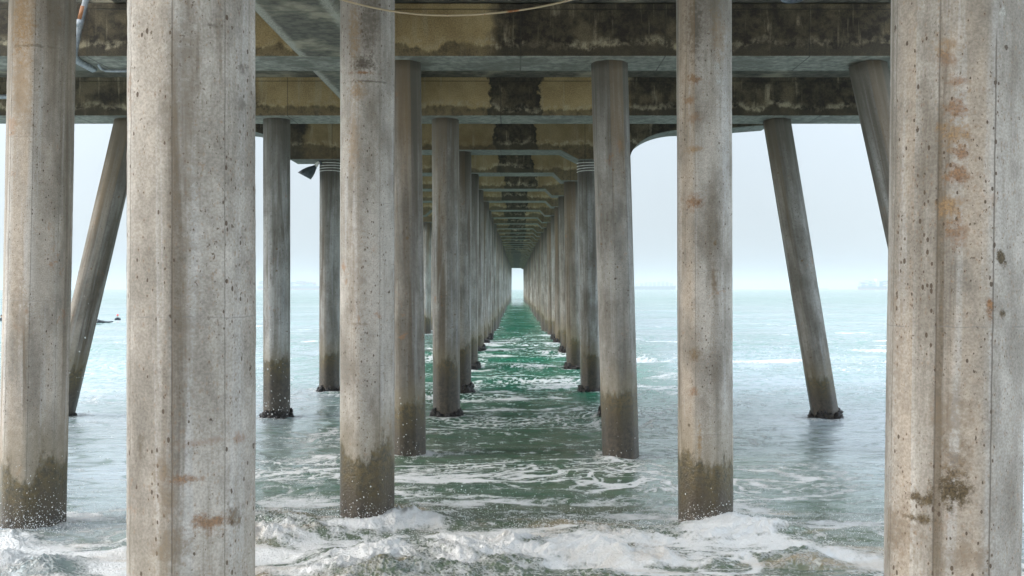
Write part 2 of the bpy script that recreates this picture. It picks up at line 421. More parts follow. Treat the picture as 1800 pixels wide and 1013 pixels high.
def mat_water():
    t = NT('sea_water')
    p = t.pos()
    foam, silt, milk_sheen = t.attr('foam'), t.attr('silt'), t.attr('milk_sheen')
    x, y, z = t.sep(p)
    n1 = t.noise(p, 9.0, 5, 0.7, 0.5)
    n2 = t.noise(p, 38.0, 4, 0.7, 0.3)
    ns = t.noise(t.vm('MULTIPLY', p, (0.7, 1.5, 1.0)), 1.0, 5, 0.6, 0.6)
    body = t.mix(silt, (0.008, 0.215, 0.125), (0.125, 0.165, 0.112))
    body = t.mix(t.m('MULTIPLY', t.rng(ns, 0.4, 0.65), 0.35), body, (0.012, 0.10, 0.075))
    sandy = t.m('MULTIPLY', t.rng(ns, 0.50, 0.66), t.rng(silt, 0.85, 1.0))
    body = t.mix(t.m('MULTIPLY', sandy, 0.8), body, (0.40, 0.31, 0.20))
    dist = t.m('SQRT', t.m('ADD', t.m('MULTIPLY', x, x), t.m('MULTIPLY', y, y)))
    body = t.mix(milk_sheen, body, t.mix(t.rng(dist, 18, 50), (0.55, 0.64, 0.70), (0.31, 0.355, 0.375)))  # milky film colour also carries the sky reflected on the side water
    # foam breaks up at its edges
    brk = t.m('ADD', t.m('MULTIPLY', t.m('SUBTRACT', n1, 0.5), 0.95), t.m('MULTIPLY', t.m('SUBTRACT', n2, 0.5), 0.55))
    cell = t.vor(t.vm('ADD', t.vm('MULTIPLY', p, (1.0, 0.8, 1.0)), t.comb(t.m('MULTIPLY', n1, 0.3), t.m('MULTIPLY', n2, 0.12), 0.0)), 9.0, 'SMOOTH_F1').outputs['Distance']
    cell2 = t.vor(p, 30.0).outputs['Distance']
    brk = t.m('ADD', brk, t.m('ADD', t.m('MULTIPLY', t.m('SUBTRACT', cell, 0.42), 0.75), t.m('MULTIPLY', t.m('SUBTRACT', cell2, 0.42), 0.45)))
    fm = t.m('MULTIPLY', t.rng(t.m('ADD', foam, brk), 0.16, 1.0), t.rng(t.m('ADD', foam, brk), 0.2, 0.5), clamp=True)
    fcol = t.mix(t.m('MULTIPLY', t.rng(ns, 0.48, 0.68), t.rng(silt, 0.85, 1.0, 0.0, 0.55)), (0.86, 0.87, 0.87), (0.60, 0.51, 0.40))
    col = t.mix(fm, body, fcol)
    # ripples
    r1 = t.noise(t.vm('MULTIPLY', p, (1.0, 1.9, 1.0)), 2.2, 5, 0.62, 0.6)
    r2 = t.noise(t.vm('MULTIPLY', p, (1.0, 1.7, 1.0)), 9.0, 4, 0.6, 0.4)
    h = t.m('ADD', t.m('MULTIPLY', r1, 0.028), t.m('MULTIPLY', r2, 0.005))
    h = t.m('ADD', h, t.m('MULTIPLY', fm, t.m('MULTIPLY', t.m('ADD', n1, t.m('MULTIPLY', n2, 1.3)), 0.026)))
    nb = t.n.new('ShaderNodeBump')
    nb.inputs['Strength'].default_value = 1.0
    nb.inputs['Distance'].default_value = 1.0
    t.put(nb.inputs['Height'], h)
    return t.done(col, t.rng(fm, 0.0, 1.0, 0.09, 0.75), nb.outputs[0], IOR=1.75, Specular_IOR_Level=0.8)

M_pile = mat_pile(0.55, 1.0, 0.32, 1.0)
RUST, BROWN, CRUST, OCHRE, WHITE_, DARKB = (0.33, 0.18, 0.09), (0.25, 0.18, 0.11), (0.13, 0.095, 0.05), (0.42, 0.26, 0.12), (0.66, 0.65, 0.60), (0.085, 0.065, 0.045)
def spots(d, lst):
    return [(PX(px, d - 0.3), PZ(py, d - 0.3), w*(d-0.3)/F, h*(d-0.3)/F, c, f) for px, py, w, h, c, f in lst]
M_A = mat_pile(0.5, 1.0, 0.5, 0.15, 'pitted_pile_concrete_pale', spots(4.97, [
    (323, 843, 30, 10, RUST, .8), (362, 922, 34, 20, RUST, .85), (398, 916, 10, 24, CRUST, .6), (288, 828, 22, 26, BROWN, .6),
    (294, 880, 22, 30, BROWN, .6), (302, 960, 40, 40, BROWN, .55), (406, 104, 7, 10, DARKB, .6), (404, 170, 9, 18, DARKB, .45),
    (367, 40, 10, 5, DARKB, .7), (320, 200, 34, 230, BROWN, .33), (330, 560, 14, 160, BROWN, .3), (404, 460, 10, 60, DARKB, .25),
    (350, 780, 60, 8, RUST, .3), (400, 780, 10, 14, RUST, .45), (243, 790, 8, 26, CRUST, .6)]), 4.97, 1.35)
M_B = mat_pile(0.35, 1.0, 0.55, 0.15, 'pitted_pile_concrete_rusty', spots(4.97, [
    (1671, 76, 24, 18, OCHRE, .6), (1668, 105, 18, 20, RUST, .55), (1688, 141, 22, 14, RUST, .7), (1685, 190, 20, 22, RUST, .8),
    (1682, 235, 28, 30, OCHRE, .75), (1692, 270, 16, 18, RUST, .8), (1686, 305, 22, 22, RUST, .85), (1674, 365, 24, 26, OCHRE, .8),
    (1684, 410, 18, 30, RUST, .7), (1760, 457, 11, 14, CRUST, 1.6), (1737, 541, 8, 22, RUST, 1.1), (1762, 551, 9, 9, CRUST, 1.0),
    (1676, 862, 34, 38, CRUST, 1.1), (1636, 885, 22, 12, CRUST, 1.0), (1634, 921, 20, 12, CRUST, 1.0), (1680, 810, 30, 40, BROWN, .7),
    (1676, 730, 36, 50, BROWN, .5), (1600, 950, 34, 60, BROWN, .6), (1600, 600, 20, 160, BROWN, .35), (1759, 27, 8, 18, WHITE_, .8), (1700, 980, 50, 30, BROWN, .5)]), 4.97, 1.3)
M_C = mat_pile(0.6, 1.0, 0.6, 0.75, 'pile_concrete_orange_topped', spots(11.35, [
    (42, 40, 26, 62, OCHRE, .9), (40, 150, 22, 80, OCHRE, .5), (60, 82, 50, 3, DARKB, .5), (108, 750, 4, 26, OCHRE, 1.0), (40, 560, 20, 90, BROWN, .45)]), 11.35, 1.0, 0.30)
M_D = mat_pile(0.6, 1.0, 0.6, 0.6, 'pile_concrete_rust_banded', spots(11.35, [
    (623, 55, 12, 60, OCHRE, .75), (640, 112, 26, 16, DARKB, .85), (636, 128, 26, 3, RUST, 1.0), (650, 143, 44, 2.5, DARKB, .7), (650, 40, 16, 60, DARKB, .6),
    (628, 160, 16, 20, OCHRE, .7), (620, 250, 14, 70, OCHRE, .4), (617, 828, 7, 9, WHITE_, .9), (630, 480, 22, 110, BROWN, .3), (635, 570, 22, 3, BROWN, .5)]), 11.35, 1.2)
M_E = mat_pile(0.7, 1.0, 0.55, 0.6, 'pile_concrete_rust_spotted', spots(11.35, [
    (1265, 60, 16, 60, OCHRE, .55), (1222, 40, 16, 70, DARKB, .7), (1220, 138, 14, 10, RUST, .9), (1214, 175, 10, 8, RUST, .8), (1222, 205, 12, 12, RUST, .6),
    (1222, 262, 14, 8, OCHRE, .7), (1221, 355, 16, 16, RUST, .8), (1258, 117, 6, 8, WHITE_, 1.3), (1263, 144, 6, 6, WHITE_, 1.3), (1221, 690, 9, 10, RUST, .7),
    (1222, 625, 12, 14, BROWN, .9), (1255, 500, 5, 40, BROWN, .8), (1230, 780, 4, 40, OCHRE, .8), (1222, 868, 14, 26, RUST, .9), (1256, 427, 4, 5, BROWN, 1.2)]), 11.35, 1.0)
M_cap = mat_cap('stained_cap_concrete', shade_scale=0.66)  # ochre and soffit colours dimmed: tunnel shade painted in
M_cap1 = mat_cap('stained_cap_concrete_one_sided', -4.9, -0.54, -20.0, -19.9)
M_cap2 = mat_cap('stained_cap_concrete_second', -6.0, 2.55)
M_deck = mat_deck()
M_mussel = mat_mussel()
M_hose = mat_rusty('rust_streaked_hose', (0.36, 0.29, 0.18), 0.25)
M_pipe = mat_plain('grey_pvc', (0.20, 0.22, 0.235), (0.33, 0.355, 0.37), 0.45)
M_rustpipe = mat_rusty('rusted_sleeve', (0.30, 0.22, 0.16), 1.4)
M_lamp = mat_plain('weathered_lamp_metal', (0.035, 0.05, 0.06), (0.09, 0.11, 0.125), 0.5, 8)
M_strap = mat_plain('pale_strap_metal', (0.62, 0.61, 0.56), (0.8, 0.79, 0.74), 0.45, 10)
M_glass = mat_plain('frosted_lens', (0.30, 0.34, 0.36), (0.4, 0.44, 0.46), 0.15, 5)
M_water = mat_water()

# ------------------------------------------------------------------ vectorised noise
_perm = np.random.RandomState(3).permutation(4096).astype(np.int64)
_grad = np.random.RandomState(5).uniform(0, 2 * np.pi, 4096)
_gx, _gy = np.cos(_grad), np.sin(_grad)
def pn(x, y, seed=0):
    xi, yi = np.floor(x).astype(np.int64), np.floor(y).astype(np.int64)
    fx, fy = x - xi, y - yi
    u, v = fx*fx*fx*(fx*(fx*6-15)+10), fy*fy*fy*(fy*(fy*6-15)+10)
    def g(ix, iy, dx, dy):
        h = _perm[(_perm[(ix + seed*131) & 4095] + iy) & 4095]
        return _gx[h]*dx + _gy[h]*dy
    a = g(xi, yi, fx, fy); b = g(xi+1, yi, fx-1, fy)
    c = g(xi, yi+1, fx, fy-1); d = g(xi+1, yi+1, fx-1, fy-1)
    return 1.5 * ((a + u*(b-a)) + v*((c + u*(d-c)) - (a + u*(b-a))))
def fbm(x, y, seed, octv=4, gain=0.5):
    s, a, f = 0, 1.0, 1.0
    for k in range(octv):
        s = s + a * pn(x*f, y*f, seed + k*7); a *= gain; f *= 2.03
    return s
def sst(v, a, b):
    t = np.clip((v - a) / (b - a), 0, 1)
    return t*t*(3 - 2*t)

# pile positions are needed by the water (foam collars)
# (name key, top(px,py) , base(px,py), distance of its centre, radius)
SP = 6.0
def row_y(n): return 17.35 + SP * (n - 2)
def cap_z(n): return 6.82 + 0.04 * (n - 1) + (0.015 if n > 2 else 0)
PILES = []   # dicts: top, bot, r, rot, label, mat, seed, detail, mussel
def add_pile(tx, bx, y, ztop, r=0.313, rot=0.0, label=None, mat=None, hi=0, mussel=False):
    PILES.append(dict(tx=tx, bx=bx, y=y, zt=ztop, r=r, rot=rot, label=label, mat=mat, hi=hi, mussel=mussel))
R = math.radians
def px_pile(d, p0, p1, ztop, **kw):
    """p0, p1: (px, py) of two points of the axis; extended to ztop and to the sea bed"""
    (a, ay), (b, by) = p0, p1
    x0, z0, x1, z1 = PX(a, d), PZ(ay, d), PX(b, d), PZ(by, d)
    k = (x1 - x0) / (z1 - z0)
    add_pile(x0 + k*(ztop - z0), x0 + k*(-1.6 - z0), d, ztop, **kw)
px_pile(4.97, (336.5, 0), (336, 1000), cap_z(-1) , rot=R(25), hi=3, r=0.310, mat=M_A,
        label='nearest concrete pile on the left, widest of all, pitted and pale grey with a chipped left edge')
px_pile(4.97, (1684.5, 0), (1670.5, 1000), cap_z(-1), rot=R(30), hi=3, r=0.316, mat=M_B,
        label='nearest concrete pile on the right, pitted, with orange rust blooms down its middle face')
px_pile(11.35, (76, 0), (57.5, 900), cap_z(0), rot=R(-8), hi=2, r=0.350, mat=M_C,
        label='pile at the left edge of the photo, orange stained on its left face and wet at the foot')
px_pile(11.35, (646, 0), (645.5, 928), cap_z(0), rot=R(12), hi=2, mat=M_D,
        label='pile left of the open bay with orange stained top and olive algae at its foot')
px_pile(11.35, (1237, 0), (1240, 922), cap_z(0), rot=R(-6), hi=2, mat=M_E,
        label='pile right of the open bay, rust spotted, algae at its foot, next to the nearest right pile')
px_pile(row_y(2), (709, 110), (718, 800), cap_z(1), rot=R(5), hi=1,
        label='dark topped pile half hidden behind the left bay pile')
px_pile(row_y(2), (1071, 110), (1091, 800), cap_z(1), rot=R(16), hi=1,
        label='slightly leaning pile right of the green water lane with dark stained top')
px_pile(row_y(2), (1524, 110), (1601, 460), cap_z(1), rot=R(0), hi=1,
        label='raking dark pile slanting down behind the nearest right pile')
px_pile(row_y(3), (486.5, 210), (486.5, 730), cap_z(2), rot=R(9), hi=1, mussel=True,
        label='brown streaked pile with a mussel ring, first one right of the nearest left pile')
px_pile(row_y(3), (783, 210), (785, 730), cap_z(2), rot=R(-12), hi=1, mussel=True,
        label='brown centred pile with mussel ring at the left of the green water lane')
px_pile(row_y(3), (1072, 210), (1079, 730), cap_z(2), rot=R(4), hi=1, mussel=True)
px_pile(row_y(3), (1365, 210), (1442.5, 680), cap_z(2), rot=R(-4), hi=1, mussel=True,
        label='raking pile with a dark stripe and mussel crusted foot, alone against the open sea')
px_pile(row_y(3), (228, 208), (104, 735), cap_z(2), rot=R(7), hi=1, mussel=True,
        label='raking pile slanting down to the left behind the pile at the left edge')
LOWZ = lambda n: cap_z(n) - 0.27
px_pile(row_y(4), (580, 290), (579, 690), LOWZ(3), rot=R(11), mussel=True, r=0.305,
        label='pile with four pale straps and a floodlight at its top')
px_pile(row_y(4), (810.5, 290), (810.5, 690), cap_z(3), rot=R(2), mussel=True, r=0.305)
px_pile(row_y(4), (1033, 290), (1039, 690), LOWZ(3), rot=R(8), mussel=True, r=0.305,
        label='pile with four pale straps at its top, right of the green water lane')
CX, RX, LX = -1.646, 2.105, -5.42
NROW = 44
for n in range(5, NROW + 1):
    y = row_y(n)
    j = rnd.uniform
    rx = {5: 2.0, 6: 2.06, 7: 2.12}.get(n, RX + j(-.07, .07))
    k = j(-.02, .02) * (0.8 if n < 12 else 0.4)
    add_pile(CX + j(-.04, .04), CX + j(-.04, .04), y, cap_z(n-1), rot=R(j(-22, 22)), mussel=n < 9, r=0.303)
    add_pile(rx - 0.02, rx + 8*abs(k), y, LOWZ(n-1), rot=R(j(-22, 22)), mussel=n < 9, r=0.303)
    add_pile(LX + j(-.05, .05), LX + j(-.05, .05), y, LOWZ(n-1), rot=R(j(-22, 22)), r=0.303)
    PILES[-1]['left'] = n

# ------------------------------------------------------------------ sea: one polar sheet round the viewpoint's foot
def build_sea():
    ang_f = np.linspace(math.radians(-36), math.radians(36), 1350)
    ang_c = np.linspace(math.radians(36), math.radians(324), 60)[1:-1]
    ang = np.concatenate([ang_f, ang_c])
    rs = [0.8, 2.0, 4.0, 6.0]
    r = 7.4
    while r < 9000:
        rs.append(r)
        r += r * (0.0026 if r < 24 else 0.0042 if r < 120 else 0.009 if r < 500 else 0.04)
    rs = np.array(rs)
    A, Rr = np.meshgrid(ang, rs)
    X, Y = (Rr * np.sin(A)).ravel(), (Rr * np.cos(A)).ravel()
    Rv = Rr.ravel()
    sp = np.gradient(rs)[:, None].repeat(len(ang), 1).ravel()      # ring spacing
    nA, nR = len(ang), len(rs)
    # swell profile read from where the water meets each row of piles
    ky = [0, 7, 9.5, 11.3, 14, 17.3, 23.3, 29.3, 35.3, 41.3, 47.3, 53.3, 60, 72, 90, 120, 150, 158, 175, 240, 400]
    kz = [.30, .30, .24, .20, .06, -.03, -.14, -.17, .05, .30, .30, .12, .12, -.1, .0, .0, .42, .1, 0, 0, 0]
    side = sst(np.abs(X - 0.2), 3, 12)
    yw = Y + side * 5.0 * pn(X/16, Y/30, 11)
    Z = np.interp(yw, ky, kz)
    Z += 0.20 * pn(X/30, Y/13, 21) * sst(Rv, 45, 90) * (sp < 3)
    Z += side * 0.32 * np.exp(-((Y + 2.5*pn(X/14, X*0+.5, 23) - 119)/2.6)**2) * (0.6 + 0.6*pn(X/9, X*0 + 4.4, 24))
    def octv(lx, ly, amp, seed, ridge=False):
        lod = 1 - sst(sp, ly*0.22, ly*0.5)
        wx = X + 0.35*lx*pn(X/lx*0.7, Y/lx*0.7, seed+50)
        n = pn(wx/lx, Y/ly, seed)
        if ridge: n = 0.45 - np.abs(n)
        return amp*n*lod
    chop = np.interp(Rv, [8, 13, 20, 40, 100, 600], [0.8, 0.75, 0.95, 1.6, 2.4, 3.0]) * (1 - 0.55*side*(1 - sst(Rv, 22, 40)))
    Z += chop * octv(6.0, 3.0, 0.085, 31, True)
    Z += chop * octv(2.4, 1.2, 0.06, 32, True)
    Z += chop * octv(0.95, 0.5, 0.028, 33, True)
    Z += chop * octv(0.42, 0.22, 0.014, 34)
    Z += octv(0.2, 0.11, 0.005, 38)
    Z += side * (1 - sst(Rv, 28, 45)) * (octv(1.3, 0.36, 0.030, 36, True) + octv(0.55, 0.19, 0.015, 37, True))
    Z += octv(14, 7, 0.2, 35, True) * sst(Rv, 50, 140)
    # churned surge in front
    edge = 12.3 + 1.1*pn(X/3.1, X*0+2.2, 41) + 0.6*pn(X/1.1, Y/2.0, 42)
    edge = edge + np.where((X > 3.2), -0.9, 0) * sst(X, 2.4, 4.0) + sst(-X, 1.8, 4.5)*0.5
    T = 1 - sst(Rv, edge-1.4, edge)
    wx, wy = X + 0.5*pn(X/1.3, Y/1.3, 61), Y + 0.4*pn(X/1.3, Y/1.3, 62)
    bil = lambda s, seed: 1 - 2*np.abs(pn(wx/s, wy/(s*0.7), seed))
    lump = sst(fbm(X/2.4, Y/1.3, 66, 3), -0.35, 0.55)
    Z += T * lump * (0.05*bil(1.5, 71) + 0.055*bil(0.62, 72) + 0.032*bil(0.26, 73) + 0.022*bil(0.12, 74) + 0.012*bil(0.06, 75))
    Z += T * 0.05 * lump
    # ---- foam field
    whirl_x = X + 0.9*pn(X/3.5, Y/3.5, 81) + 0.25*pn(X/0.9, Y/0.9, 82)
    whirl_y = Y + 0.9*pn(X/3.5, Y/3.5, 83) + 0.25*pn(X/0.9, Y/0.9, 84)
    def lace(lx, ly, w, seed):
        lod = 1 - 0.0*sp
        a = np.abs(pn(whirl_x/lx, whirl_y/ly, seed))
        return 1 - sst(a, 0, w)
    L1 = lace(1.5, 0.70, 0.11, 91)
    L2 = lace(0.62, 0.30, 0.16, 92)
    L2 = np.maximum(L2, lace(0.30, 0.15, 0.22, 94)*0.85)
    L3 = lace(3.8, 1.5, 0.07, 93)
    big = fbm(X/5.0, Y/3.4, 95, 3)
    dens = sst(big, -0.15, 0.55)
    inside = 1 - sst(np.abs(X - 0.3), 3.2, 6.5)
    far = 1 - sst(Rv, 45, 85)
    midf = (0.75*L1*(0.35 + 0.65*dens) + 0.75*L2*sst(big, -0.1, 0.5) + 0.7*L3*sst(big, -0.5, 0.2) + 0.35*sst(fbm(whirl_x/1.2, whirl_y/0.5, 96, 4, .65), 0.0, 0.6))
    midf = midf * np.interp(Y, [12, 16, 19, 23, 28, 33, 45, 60], [1.1, 1.05, 0.85, 0.85, 1.15, 1.1, 0.85, 0.7])
    foam = midf * (0.38 + 0.62*inside) * far
    calm = (1 - inside) * (1 - sst(Rv, 20, 30)) * sst(Rv, 12.0, 13.2)
    foam *= (1 - 0.5*calm)
    # open water further out: thin streaks on the swell crests
    foam += sst(pn(whirl_x/6.0, Y/1.6, 97), 0.42, 0.62) * sst(Rv, 22, 40) * (1 - sst(Rv, 70, 110)) * 0.8 * sst(fbm(X/12, Y/9, 98, 2), -0.1, 0.4)
    # bright broken lines behind the piles of the lane
    foam += inside * sst(pn(whirl_x/3.0, whirl_y/0.9, 99), 0.34, 0.6) * sst(Rv, 22, 26) * (1 - sst(Rv, 45, 70)) * 0.7
    front = T * (0.26 + 0.85*sst(fbm(wx/1.5, wy/0.85, 101, 4, .6), -0.42, 0.36) + 0.2*lump)
    fringe = sst(Rv, edge-0.6, edge+0.4) * (1 - sst(Rv, edge+0.5, edge+2.0)) * sst(fbm(X/1.1, Y/0.6, 105, 4, .6), -0.2, 0.5) * 0.85
    foam = np.maximum(foam, np.maximum(front, fringe))
    for p in PILES:
        if p['y'] > 110: continue
        k = (p['tx'] - p['bx']) / (p['zt'] + 1.6)
        cx = p['bx'] + k*1.7
        m = (np.abs(X - cx) < 4) & (np.abs(Y - p['y']) < 4)
        dx, dy = X[m]-cx, Y[m]-p['y']
        d = np.sqrt(dx*dx + dy*dy)
        ring = (1 - sst(d, 0.34, 0.85)) * (0.45 + 0.6*pn(X[m]*3, Y[m]*3, 7))
        foam[m] = np.maximum(foam[m], ring*0.95)
        Z[m] += 0.05*(1 - sst(d, 0.34, 0.6)) * (pn(X[m]*2.2, Y[m]*2.2, 8) + 0.3)
    silt = 1 - sst(Rv + 2.2*pn(X/4, Y/4, 111), 13, 34) * (0.92) 
    silt = np.where(Rv < 12.8, 1.0, np.minimum(silt, 0.84))
    rip = sst(np.abs(pn(X/1.3 + 0.4*pn(X/0.8, Y/0.5, 3), Y/0.42, 123)), 0.03, 0.16)*0.6 + 0.4  # dark ripple lines drawn into the pale sheen
    milk_sheen = (1 - inside) * (0.75 + 0.25*sst(fbm(X/9, Y/5, 121, 3), -0.4, 0.4)) * (0.45 + 0.55*(1 - sst(Rv, 60, 300)))
    milk_sheen = milk_sheen * np.where(Rv < 60, rip, 1.0) * (0.84 + 0.16*(1 - sst(Rv + 3*pn(X/7, Y/7, 5), 20, 42)))
    me = bpy.data.meshes.new('sea')
    co = np.empty((nA*nR, 3), np.float32)
    co[:, 0], co[:, 1], co[:, 2] = X, Y, Z
    i = np.arange(nR-1)[:, None]*nA; j = np.arange(nA)[None, :]; jn = (j+1) % nA
    quads = np.stack([i+j, i+nA+j, i+nA+jn, i+jn], -1).reshape(-1, 4)
    nq = len(quads)
    me.vertices.add(nA*nR + 1)
    allco = np.vstack([co, [[0, 0, 0.3]]]).astype(np.float32)
    me.vertices.foreach_set('co', allco.ravel())
    tris = np.stack([np.full(nA, nA*nR), np.arange(nA), (np.arange(nA)+1) % nA], -1)
    me.loops.add(nq*4 + nA*3)
    me.loops.foreach_set('vertex_index', np.concatenate([quads.ravel(), tris.ravel()]).astype(np.int32))
    me.polygons.add(nq + nA)
    me.polygons.foreach_set('loop_start', np.concatenate([np.arange(nq)*4, nq*4 + np.arange(nA)*3]).astype(np.int32))
    me.update(calc_edges=True)
    me.validate()
    me.shade_smooth()
    for nm, arr in (('foam', foam), ('silt', silt), ('milk_sheen', milk_sheen)):
        at = me.attributes.new(nm, 'FLOAT', 'POINT')
        at.data.foreach_set('value', np.append(arr, 0.5).astype(np.float32))
    me.materials.append(M_water)
    o = link(bpy.data.objects.new('sea', me))
    tag(o, kind='structure')
    return o, ang_f, rs, Z.reshape(nR, nA), T.reshape(nR, nA), foam.reshape(nR, nA)
sea, s_ang, s_rs, s_Z, s_T, s_F = build_sea()
def sea_z(x, y):
    a = math.atan2(x, y); r = math.hypot(x, y)
    j = int(round((a - s_ang[0]) / (s_ang[1] - s_ang[0])))
    j = min(max(j, 0), len(s_ang) - 1)
    i = min(int(np.searchsorted(s_rs, r)), len(s_rs) - 1)
    return float(s_Z[i, j])

# sand of the beach behind the viewpoint
def build_beach():
    t = NT('beach_sand')
    p = t.pos(); n = t.noise(p, 0.7, 6); n2 = t.noise(p, 30, 4)
    m = t.done(t.mix(n, (0.36, 0.30, 0.22), (0.48, 0.42, 0.33)), 0.9, t.bump(t.m('ADD', n, n2), 0.4, 0.03))
    bm = bmesh.new()
    xs = [-9000, -400, -120, -50, -25, -12, -6, 0, 6, 12, 25, 50, 120, 400, 9000]
    ys = [-5, -7, -9, -12, -16, -22, -40, -90, -400, -6000]
    g = [[bm.verts.new((x, y, -0.6 + 0.14*min(-5 - y, 16) + 0.01*max(0, min(-y-21, 80)) + 0.08*math.sin(x*0.13 + y*0.4))) for x in xs] for y in ys]
    for a, b in zip(g, g[1:]):
        for i in range(len(xs)-1): bm.faces.new((b[i], b[i+1], a[i+1], a[i]))
    tag(mesh_obj('beach', bm, m, smooth=True), kind='structure')
build_beach()

# ------------------------------------------------------------------ the pier
pier = thing('fishing_pier', 'long concrete fishing pier seen from underneath, on rows of weathered piles running out to sea', 'pier', (0, 0, 0))

def pile_mesh(height, r, hi, seed, chip=False):
    """octagonal shaft with softened arrises, axis z, base at 0"""
    seg, rows = {0: (32, 8), 1: (48, 40), 2: (64, 180), 3: (112, 420)}[hi]
    bm = bmesh.new()
    ap = r * 0.975
    rc = ap / math.cos(math.pi/8) * 0.966
    rings = []
    for i in range(rows + 1):
        z = height * i / rows
        ring = []
        for k in range(seg):
            a = 2*math.pi*k/seg
            aa = (a + math.pi/8) % (math.pi/4) - math.pi/8
            ro = ap / math.cos(aa)
            kk = 0.011
            hh = max(kk - abs(ro - rc), 0)/kk
            rr = min(ro, rc) - hh*hh*kk*0.25
            c, s = math.cos(a), math.sin(a)
            if hi >= 1:
                p = Vector((c*r*2.2, s*r*2.2, z*0.9 + seed*3.1))
                rr += 0.0035*mnoise.noise(p)
            if hi >= 2:
                ed = abs(abs(aa) - math.pi/8)                      # 0 at an arris
                w = max(0, 1 - ed/0.20)
                n = mnoise.noise(Vector((c*3, s*3, z*5.0 + seed))) + 0.5*mnoise.noise(Vector((c*8, s*8, z*16.0 + seed)))
                rr -= w * max(0, n) * 0.006
                rr += 0.0014*mnoise.noise(Vector((c*r*26, s*r*26, z*22 + seed)))
            if chip and z > 0:
                # spalled arris low on the seaward-left edge
                da = math.atan2(math.sin(a - chip), math.cos(a - chip))
                zz = z - 1.6
                q = math.exp(-(da/0.16)**2)
                n = mnoise.noise(Vector((a*9, z*6, seed))) + 0.6*mnoise.noise(Vector((a*22, z*20, seed)))
                sp = math.exp(-((zz - 2.05)/0.22)**2) + 0.55*math.exp(-((zz - 1.2)/0.5)**2)
                rr -= q * (0.012 + 0.016*max(0, n)) * 0.8
                rr -= q * sp * max(0, 0.35 + n) * 0.06
            ring.append(bm.verts.new((c*rr, s*rr, z)))
        rings.append(ring)
    for a, b in zip(rings, rings[1:]):
        for k in range(seg):
            bm.faces.new((a[k], a[(k+1) % seg], b[(k+1) % seg], b[k]))
    bm.faces.new(list(reversed(rings[0]))); bm.faces.new(rings[-1])
    return bm

def mussel_mesh(r, h, seed):
    rg = random.Random(seed)
    bm = bmesh.new()
    for i in range(260):
        a = rg.uniform(0, 2*math.pi)
        top = h * (0.55 + 0.45*mnoise.noise(Vector((math.cos(a)*1.5, math.sin(a)*1.5, seed*1.7))) + 0.15)
        z = rg.uniform(-0.35, top)
        s = rg.uniform(0.045, 0.10) * (1.0 if z < top*0.6 else 0.7)
        m = Matrix.Translation((math.cos(a)*(r + s*0.35), math.sin(a)*(r + s*0.35), z)) @ Matrix.Rotation(rg.uniform(0, 6), 4, Vector((rg.uniform(-1,1), rg.uniform(-1,1), rg.uniform(-1,1)+.01)).normalized()) @ Matrix.Diagonal((s, s*0.6, s*rg.uniform(0.8, 1.5), 1))
        bmesh.ops.create_icosphere(bm, subdivisions=1, radius=1, matrix=m)
    return bm

def place_along(o, p, z0=-1.6):
    """put an axis-z part on the pile's line"""
    d = Vector((p['tx'] - p['bx'], 0, p['zt'] - z0))
    o.location = (p['bx'], p['y'], z0)
    q = d.to_track_quat('Z', 'Y')
    o.rotation_mode = 'QUATERNION'
    q0 = Vector((0, 0, 1)).rotation_difference(d.normalized())
    from mathutils import Quaternion
    o.rotation_quaternion = q0 @ Quaternion((0, 0, 1), p['rot'])
    return d.length

proto = {}
left_over = []
piles_by_key = []
for i, p in enumerate(PILES):
    L = math.hypot(p['tx'] - p['bx'], p['zt'] + 1.6) + 0.02
    if p.get('left') and p['left'] not in (7, 8, 9, 10):
        left_over.append((p, L)); continue
    if p['hi'] == 0 and 'far' in proto:
        o = link(bpy.data.objects.new('pile', proto['far']), pier)
        o.scale = (p['r']/0.303, p['r']/0.303, L/proto['L'])
    else:
        chip = {0: math.radians(-165) - p['rot']}.get(i, False)
        bm = pile_mesh(L, p['r'], p['hi'], i*1.37 + 2, chip)
        o = mesh_obj('pile', bm, p['mat'] or M_pile, pier, smooth=True)
        if p['hi'] == 0:
            proto['far'], proto['L'] = o.data, L
    place_along(o, p)
    if p['label']: o['label'] = p['label']
    piles_by_key.append((p, o))
    if p['mussel']:
        k = (p['tx'] - p['bx']) / (p['zt'] + 1.6)
        zs = np.interp(p['y'], [17, 23.3, 29.3, 35.3, 41.3, 47.3, 60], [-.03, -.14, -.17, .05, .30, .30, .12])
        if 'mussel' not in proto or p['y'] < 30:
            mo = mesh_obj('mussel_band', mussel_mesh(p['r'], 0.27 if p['y'] < 30 else 0.14, i + 5), M_mussel, None)
            proto['mussel'] = mo.data
        else:
            mo = link(bpy.data.objects.new('mussel_band', proto['mussel']))
        mo.parent = o
        mo.location = (0, 0, (zs + 1.6))
bm = bmesh.new()
for p, L in left_over:
    b2 = pile_mesh(L, p['r'], 0, 1.0)
    me_t = bpy.data.meshes.new('tmp'); b2.to_mesh(me_t); b2.free()
    me_t.transform(Matrix.Translation((p['bx'], p['y'], -1.6)) @ Matrix.Rotation(p['rot'], 4, 'Z'))
    bm.from_mesh(me_t); bpy.data.meshes.remove(me_t)
tag(mesh_obj('outer_piles', bm, M_pile, pier, smooth=True), kind='stuff', label='outer row of piles mostly hidden behind the nearer rows')

